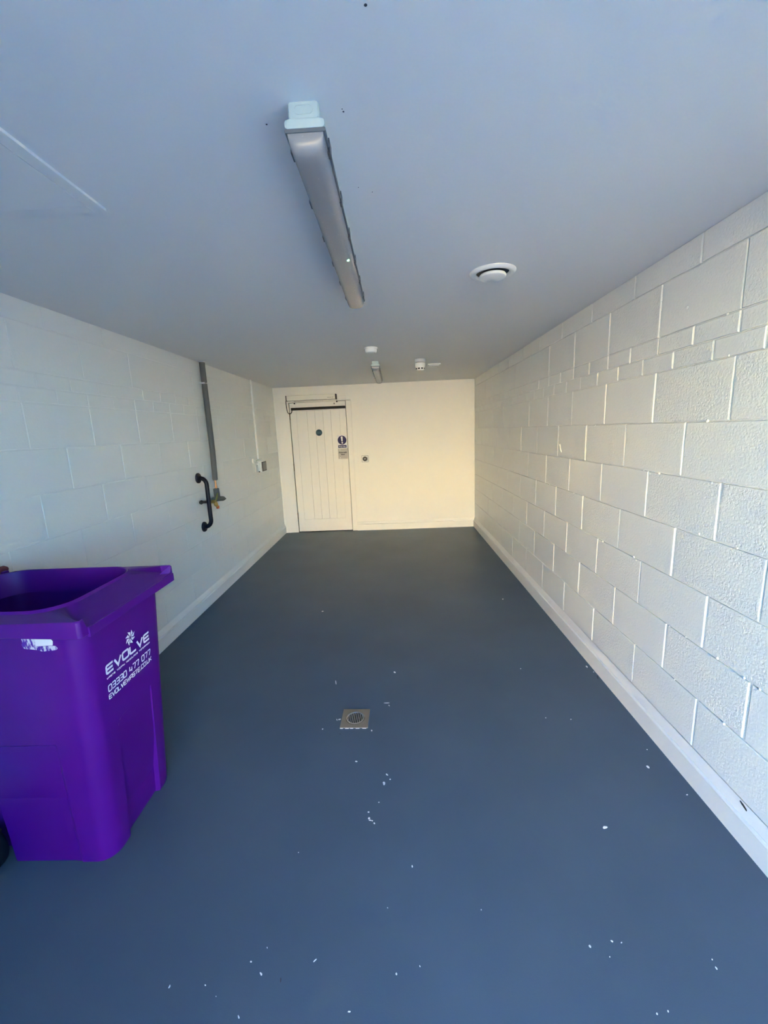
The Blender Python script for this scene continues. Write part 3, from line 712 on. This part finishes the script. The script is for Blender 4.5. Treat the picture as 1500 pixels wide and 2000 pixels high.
# ------------------------------------------------------------------ the purple wheelie bin
BX, BY = -1.36, 1.435
binr = empty('wheelie_bin', (BX, BY, 0), 'purple plastic wheelie bin with white lettering, lid open, by the wall', 'wheelie bin')
ZT = 0.955
def lerp(a, b, t): return a + (b - a) * t
def sstep(a, b, x):
    t = max(0.0, min(1.0, (x - a) / (b - a))); return t * t * (3 - 2 * t)
def xfront(z): return lerp(0.275, 0.335, z / 0.92)
def xrear(z): return lerp(-0.245, -0.305, z / 0.92)
def halfw(z): return lerp(0.205, 0.240, z / 0.92)
FR = [-1, -0.75, -0.55]                    # fractions along the straight part of the front
REC_Y0, REC_Y1, REC_ZT = -0.098, 0.104, 0.515
def body_loop(z, ins=0.0, recess=True):
    """rounded rectangle seen from above, counter-clockwise from the near end of the front"""
    xf, xr_, hw = xfront(z) - ins, xrear(z) + ins, halfw(z) - ins
    rf, rb = 0.062, 0.05
    pts = []
    # front face, y rising
    ys = [-hw + rf, -0.12, -0.106, -0.0985, -0.095, -0.08, -0.04, 0.0, 0.04, 0.08, 0.100, 0.1025, 0.1065, 0.118, hw - rf]
    for y in ys:
        dep = 0.0
        if recess:
            top = REC_ZT - max(0.0, (-0.075 - y)) * 0.9   # clipped upper near corner
            dep = 0.020 * sstep(REC_Y0 - 0.006, REC_Y0 + 0.003, y) * (1 - sstep(REC_Y1 - 0.002, REC_Y1 + 0.002, y)) * (1 - sstep(top - 0.012, top, z))
        pts.append((xf - dep, y))
    def arc(cx, cy, r, a0, n=7):
        for k in range(1, n):
            a = math.radians(a0 + 90 * k / n); pts.append((cx + r * math.cos(a), cy + r * math.sin(a)))
    def side(y, xs):
        s = 1 if y > 0 else -1
        for x in xs:
            dep = 0.0
            if recess:
                lim = 0.168 - (0.51 - z) * 0.03
                dep = 0.006 * (1 - sstep(0.502, 0.512, z)) * (1 - sstep(lim - 0.004, lim + 0.004, x)) 
                # the waist that makes room for the wheels
                dep += 0.060 * (1 - sstep(0.225, 0.275, z)) * (1 - sstep(-0.118, -0.098, x))
            pts.append((x, y - s * dep))
    arc(xf - rf, hw - rf, rf, 0)
    xs = [xf - rf, 0.19, 0.176, 0.170, 0.164, 0.158, 0.152, 0.12, 0.05, 0.0, -0.05, -0.09, -0.098, -0.104, -0.110, -0.118, -0.13, -0.16, xr_ + rb]
    side(hw, xs)
    rear_in = 0.066 * (1 - sstep(0.225, 0.275, z)) if recess else 0.0
    for k in range(1, 6):
        a = math.radians(90 + 90 * k / 6); pts.append((xr_ + rb + rb * math.cos(a), hw - rear_in - rb + rb * math.sin(a)))
    for y in (hw - rear_in - rb, 0.0, -hw + rear_in + rb): pts.append((xr_, y))
    for k in range(1, 6):
        a = math.radians(180 + 90 * k / 6); pts.append((xr_ + rb + rb * math.cos(a), -hw + rear_in + rb + rb * math.sin(a)))
    side(-hw, list(reversed(xs)))
    arc(xf - rf, -hw + rf, rf, 270)
    return [(x, y, z) for x, y in pts]
zs = [0.012, 0.03, 0.10, 0.18, 0.222, 0.235, 0.25, 0.265, 0.28, 0.34, 0.40, 0.45, 0.485, 0.497, 0.500, 0.5035, 0.507, 0.511, 0.515, 0.53, 0.60, 0.70, 0.80, 0.88, ZT]
loops = [[(p[0] * 0.992, p[1] * 0.992, 0.0) for p in body_loop(0.0)]] + [body_loop(z) for z in zs]
inner = [body_loop(z, 0.005, False) for z in (ZT, 0.7, 0.4, 0.29)] + [[(p[0] * 0.9, p[1] * 0.72, 0.06) for p in body_loop(0.25, 0.01, False)]]
obj('body', MB().loft(loops + inner, True, True, True), M['bin'], binr, 28)

def rect_loop(x0, x1, hw, r, z, zf=None, n=8):
    """corner-matched rounded rectangle; zf is the height along the front edge"""
    pts = []
    for cx, cy, a0 in ((x1 - r, hw - r, 0), (x0 + r, hw - r, 90), (x0 + r, -hw + r, 180), (x1 - r, -hw + r, 270)):
        for k in range(n + 1):
            a = math.radians(a0 + 90 * k / n)
            pts.append((cx + r * math.cos(a), cy + r * math.sin(a)))
    out = []
    for x, y in pts:
        t = 0.0
        if zf is not None:
            t = sstep(x1 - 0.16, x1 - 0.02, x) * (1.0 if abs(y) < hw * 2 else 0.0)
        out.append((x, y, lerp(z, zf, t) if zf is not None else z))
    return out
FRONT_T = (-0.965, -0.93, -0.6, -0.2, 0.2, 0.6, 0.955, 0.985)
def rim_loop(x0, x1, hw, r, zfun, n=8):
    """rounded rectangle with extra points along its front edge"""
    pts = []
    for cx, cy, a0 in ((x1 - r, hw - r, 0), (x0 + r, hw - r, 90), (x0 + r, -hw + r, 180), (x1 - r, -hw + r, 270)):
        for k in range(n + 1):
            a = math.radians(a0 + 90 * k / n)
            pts.append((cx + r * math.cos(a), cy + r * math.sin(a)))
    pts += [(x1, t * (hw - r)) for t in FRONT_T]
    return [(x, y, zfun(x, y)) for x, y in pts]
def flat(z): return lambda x, y: z
def shelf(side, post, channel):
    """height of the outer edge: sides, corner posts, and the lower shelf between the posts at the front"""
    def f(x, y):
        z = lerp(side, post, sstep(0.22, 0.33, x))
        c = sstep(0.30, 0.345, x) * sstep(-0.252, -0.244, y) * (1 - sstep(0.250, 0.257, y))
        return lerp(z, channel, c)
    return f
def skirt(dz):
    def f(x, y):
        side = 0.922 + 0.030 * (1 - sstep(0.10, 0.36, x))
        c = sstep(0.34, 0.37, x) * sstep(-0.25, -0.18, y) * (1 - sstep(0.18, 0.25, y))
        return side - 0.010 * c + dz
    return f
rim = MB().loft([
    rim_loop(-0.290, 0.252, 0.212, 0.105, flat(0.90)),
    rim_loop(-0.296, 0.257, 0.216, 0.105, flat(0.985)),
    rim_loop(-0.298, 0.259, 0.218, 0.105, flat(0.996)),
    rim_loop(-0.303, 0.264, 0.222, 0.104, flat(0.998)),
    rim_loop(-0.308, 0.270, 0.227, 0.100, flat(0.989)),
    rim_loop(-0.322, 0.345, 0.262, 0.030, shelf(0.980, 0.982, 0.957)),
    rim_loop(-0.332, 0.372, 0.2755, 0.013, shelf(0.977, 0.980, 0.948)),
    rim_loop(-0.3335, 0.375, 0.2775, 0.013, shelf(0.973, 0.976, 0.944)),
    rim_loop(-0.334, 0.376, 0.2785, 0.013, skirt(0.003)),
    rim_loop(-0.331, 0.373, 0.2755, 0.013, skirt(0.0)),
    rim_loop(-0.325, 0.367, 0.2695, 0.012, skirt(0.004)),
    rim_loop(-0.310, 0.340, 0.245, 0.06, flat(0.957))], True)
obj('rim', rim, M['bin'], binr, 30)
obj('comb_lip', MB().box(0.368, 0.3800, -0.243, 0.268, 0.9135, 0.9465, bev=0.0025), M['bin'], binr)
# rear: hinge bar, brackets, lid hanging open behind
hb = obj('handle_bar', MB().tube([(-0.352, -0.262, 0.992), (-0.352, -0.25, 0.994), (-0.352, 0.25, 0.994), (-0.352, 0.262, 0.992)], [0.010, 0.0165, 0.0165, 0.010], 14), M['redbrown'], binr)
for y in (-0.23, 0.0, 0.23):
    obj('bracket', MB().box(-0.352, -0.322, y - 0.012, y + 0.012, 0.955, 0.992, bev=0.003), M['bin'], hb)
lid = obj('lid', MB().loft([rect_loop(0.0, 0.62, 0.262, 0.05, 0.0), rect_loop(0.0, 0.62, 0.266, 0.05, 0.008), rect_loop(0.02, 0.60, 0.246, 0.05, 0.020), rect_loop(0.10, 0.52, 0.18, 0.05, 0.026)], True, True, True), M['bin'], binr, 30)
lid.rotation_euler = (0, math.radians(90), 0); lid.location = (-0.398, 0, 0.985)
# axle and wheels
obj('axle', MB().tube([(-0.185, -0.265, 0.1), (-0.185, 0.265, 0.1)], 0.011, 12), M['steel'], binr)
for s in (-1, 1):
    yo = s * 0.262; yi = s * 0.216
    w = obj('wheel', MB().lathe([(0.0, yi), (0.07, yi), (0.092, yi), (0.0985, lerp(yi, yo, 0.15)), (0.1, lerp(yi, yo, 0.3)), (0.1, lerp(yi, yo, 0.7)), (0.0985, lerp(yi, yo, 0.85)), (0.092, yo), (0.075, yo), (0.070, lerp(yi, yo, 0.8)), (0.03, lerp(yi, yo, 0.8)), (0.028, yo), (0.0, yo)], (-0.185, 0, 0.1), 'y', 36), M['tyre'], binr)
    obj('hub_cap', MB().lathe([(0.020, yo), (0.018, yo + s * 0.006), (0.0, yo + s * 0.008)], (-0.185, 0, 0.1), 'y', 20), M['black'], w)

# printed lettering on the front of the bin: a stroke alphabet, wide with rounded corners
G = {
 'E': [[(1, 1), (0.14, 1), (0.03, 0.93), (0, 0.84), (0, 0.16), (0.03, 0.07), (0.14, 0), (1, 0)], [(0.0, 0.5), (0.93, 0.5)]],
 'V': [[(0, 1), (0.5, 0.0), (1, 1)]],
 'O': [[(0.2, 0), (0.8, 0), (0.94, 0.06), (1, 0.2), (1, 0.8), (0.94, 0.94), (0.8, 1), (0.2, 1), (0.06, 0.94), (0, 0.8), (0, 0.2), (0.06, 0.06), (0.2, 0)]],
 'L': [[(0, 1), (0, 0.16), (0.04, 0.05), (0.16, 0), (1, 0)]],
 'W': [[(0, 1), (0.25, 0), (0.5, 0.85), (0.75, 0), (1, 1)]],
 'A': [[(0, 0), (0, 0.75), (0.08, 0.94), (0.25, 1), (0.9, 1), (1, 0.9), (1, 0)], [(0, 0.4), (1, 0.4)]],
 'S': [[(1, 1), (0.15, 1), (0.02, 0.92), (0, 0.78), (0, 0.68), (0.04, 0.55), (0.16, 0.5), (0.84, 0.5), (0.97, 0.43), (1, 0.3), (1, 0.18), (0.96, 0.06), (0.84, 0), (0, 0)]],
 'T': [[(0, 1), (1, 1)], [(0.5, 1), (0.5, 0)]],
 'D': [[(0, 0), (0, 1), (0.75, 1), (0.94, 0.92), (1, 0.75), (1, 0.25), (0.94, 0.08), (0.75, 0), (0, 0)]],
 'Y': [[(0, 1), (0, 0.6), (0.1, 0.48), (0.9, 0.48), (1, 0.6)], [(1, 1), (1, 0.2), (0.9, 0), (0.1, 0)]],
 'R': [[(0, 0), (0, 1), (0.85, 1), (1, 0.88), (1, 0.56), (0.85, 0.42), (0, 0.42)], [(0.55, 0.42), (1, 0)]],
 'U': [[(0, 1), (0, 0.2), (0.06, 0.06), (0.2, 0), (0.8, 0), (0.94, 0.06), (1, 0.2), (1, 1)]],
 'C': [[(1, 1), (0.2, 1), (0.06, 0.94), (0, 0.8), (0, 0.2), (0.06, 0.06), (0.2, 0), (1, 0)]],
 'M': [[(0, 0), (0, 0.9), (0.1, 1), (0.9, 1), (1, 0.9), (1, 0)], [(0.5, 1), (0.5, 0.1)]],
 'K': [[(0, 1), (0, 0)], [(1, 1), (0.35, 0.5), (0, 0.5)], [(0.35, 0.5), (1, 0)]],
 '0': None,
 '3': [[(0, 1), (0.8, 1), (0.97, 0.93), (1, 0.8), (1, 0.2), (0.97, 0.07), (0.8, 0), (0, 0)], [(0.2, 0.5), (1, 0.5)]],
 '4': [[(0.1, 1), (0, 0.32), (1, 0.32)], [(0.85, 0.75), (0.72, 0)]],
 '7': [[(0, 1), (0.86, 1), (1, 0.92), (0.98, 0.75), (0.55, 0)]],
 '.': [[(0.0, 0.0), (0.12, 0.0)]], ',': [[(0.05, 0.02), (0, -0.15)]], ' ': [],
}
G['0'] = G['O']
ADV = {'.': 0.25, ',': 0.25, ' ': 0.65, 'W': 1.25, 'M': 1.1}

def ribbon(mb, pts, w, fn):
    """a flat stroke of width w with mitred corners"""
    P = [Vector(p) for p in pts]
    closed = (P[0] - P[-1]).length < 1e-6
    if closed: P = P[:-1]
    n = len(P); Lf, Rt = [], []
    for i in range(n):
        a = P[(i - 1) % n] if (closed or i > 0) else None
        b = P[(i + 1) % n] if (closed or i < n - 1) else None
        d1 = (P[i] - a).normalized() if a is not None else (b - P[i]).normalized()
        d2 = (b - P[i]).normalized() if b is not None else d1
        n1 = Vector((-d1.y, d1.x)); n2 = Vector((-d2.y, d2.x))
        m = n1 + n2
        m = m.normalized() if m.length > 1e-5 else n1
        k = min(1.0 / max(0.3, m.dot(n1)), 2.0)
        Lf.append(P[i] + m * k * w / 2); Rt.append(P[i] - m * k * w / 2)
    o = len(mb.v)
    for l, r in zip(Lf, Rt): mb.v += [fn(l.x, l.y), fn(r.x, r.y)]
    for i in range(n if closed else n - 1):
        j = (i + 1) % n
        mb.f.append((o + 2 * i, o + 2 * i + 1, o + 2 * j + 1, o + 2 * j))

def on_front(u, v, off=0.0009):
    return (xfront(v) + off, u, v)
def letter_line(name, s, y0, y1, z0, z1, w, gap=0.22):
    wid = [ADV.get(c, 1.0) for c in s]
    tot = sum(wid) + gap * (len(s) - 1)
    unit = (y1 - y0 - w) / tot; hgt = z1 - z0 - w
    x = y0 + w / 2; mb = MB()
    for c, a in zip(s, wid):
        cw = unit * (0.12 if c in '.,' else a)
        for st in G[c]:
            if c in '.,':
                mb.add([on_front(x, z0), on_front(x + w, z0), on_front(x + w, z0 + w), on_front(x, z0 + w)], [(0, 1, 2, 3)])
            else:
                ribbon(mb, [(x + p[0] * cw, z0 + w / 2 + p[1] * hgt) for p in st], w, on_front)
        x += unit * (a + gap)
    return obj(name, mb, M['print'], binr)
yb = BY
letter_line('lettering', 'EVOLVE', 1.296 - yb, 1.561 - yb, 0.7125, 0.7495, 0.0082, 0.26)
letter_line('lettering', 'WASTE TODAY. RESOURCE TOMORROW', 1.297 - yb, 1.559 - yb, 0.6955, 0.7025, 0.0019, 0.30)
letter_line('lettering', '03330 477 077', 1.298 - yb, 1.558 - yb, 0.645, 0.672, 0.0046, 0.24)
letter_line('lettering', 'EVOLVEWASTE.CO.UK', 1.297 - yb, 1.561 - yb, 0.617, 0.637, 0.0040, 0.20)
mb = MB()
cy, cz = 1.442 - yb, 0.781
for k in range(8):
    a = math.radians(45 * k + 8)
    def rot(r, d): return on_front(cy + r * math.cos(a + math.radians(d)), cz + r * math.sin(a + math.radians(d)))
    mb.poly([rot(0.0035, 2), rot(0.0205, -17), rot(0.0300, 17)])
obj('emblem', mb, M['print'], binr)

# torn sticker under the near rim
def on_near(x, z, off=0.0012):
    return (x - BX, -halfw(z) - off, z)
poly1 = [(-1.211, 0.922), (-1.200, 0.9235), (-1.186, 0.921), (-1.166, 0.9215), (-1.166, 0.884), (-1.168, 0.872), (-1.186, 0.875), (-1.199, 0.876), (-1.209, 0.879), (-1.2125, 0.892), (-1.208, 0.903)]
poly2 = [(-1.166, 0.9215), (-1.145, 0.9195), (-1.133, 0.919), (-1.128, 0.914), (-1.113, 0.909), (-1.108, 0.902), (-1.110, 0.892), (-1.112, 0.887), (-1.166, 0.885)]
poly3 = [(-1.166, 0.8835), (-1.112, 0.8855), (-1.102, 0.884), (-1.098, 0.877), (-1.102, 0.871), (-1.115, 0.869), (-1.13, 0.868), (-1.150, 0.866), (-1.165, 0.872)]
stk = obj('torn_sticker', MB().poly([on_near(x, z) for x, z in poly1]).poly([on_near(x, z) for x, z in poly3]), M['torn'], binr)
obj('torn_sticker', MB().poly([on_near(x, z, 0.0016) for x, z in poly2]), M['paper'], binr)
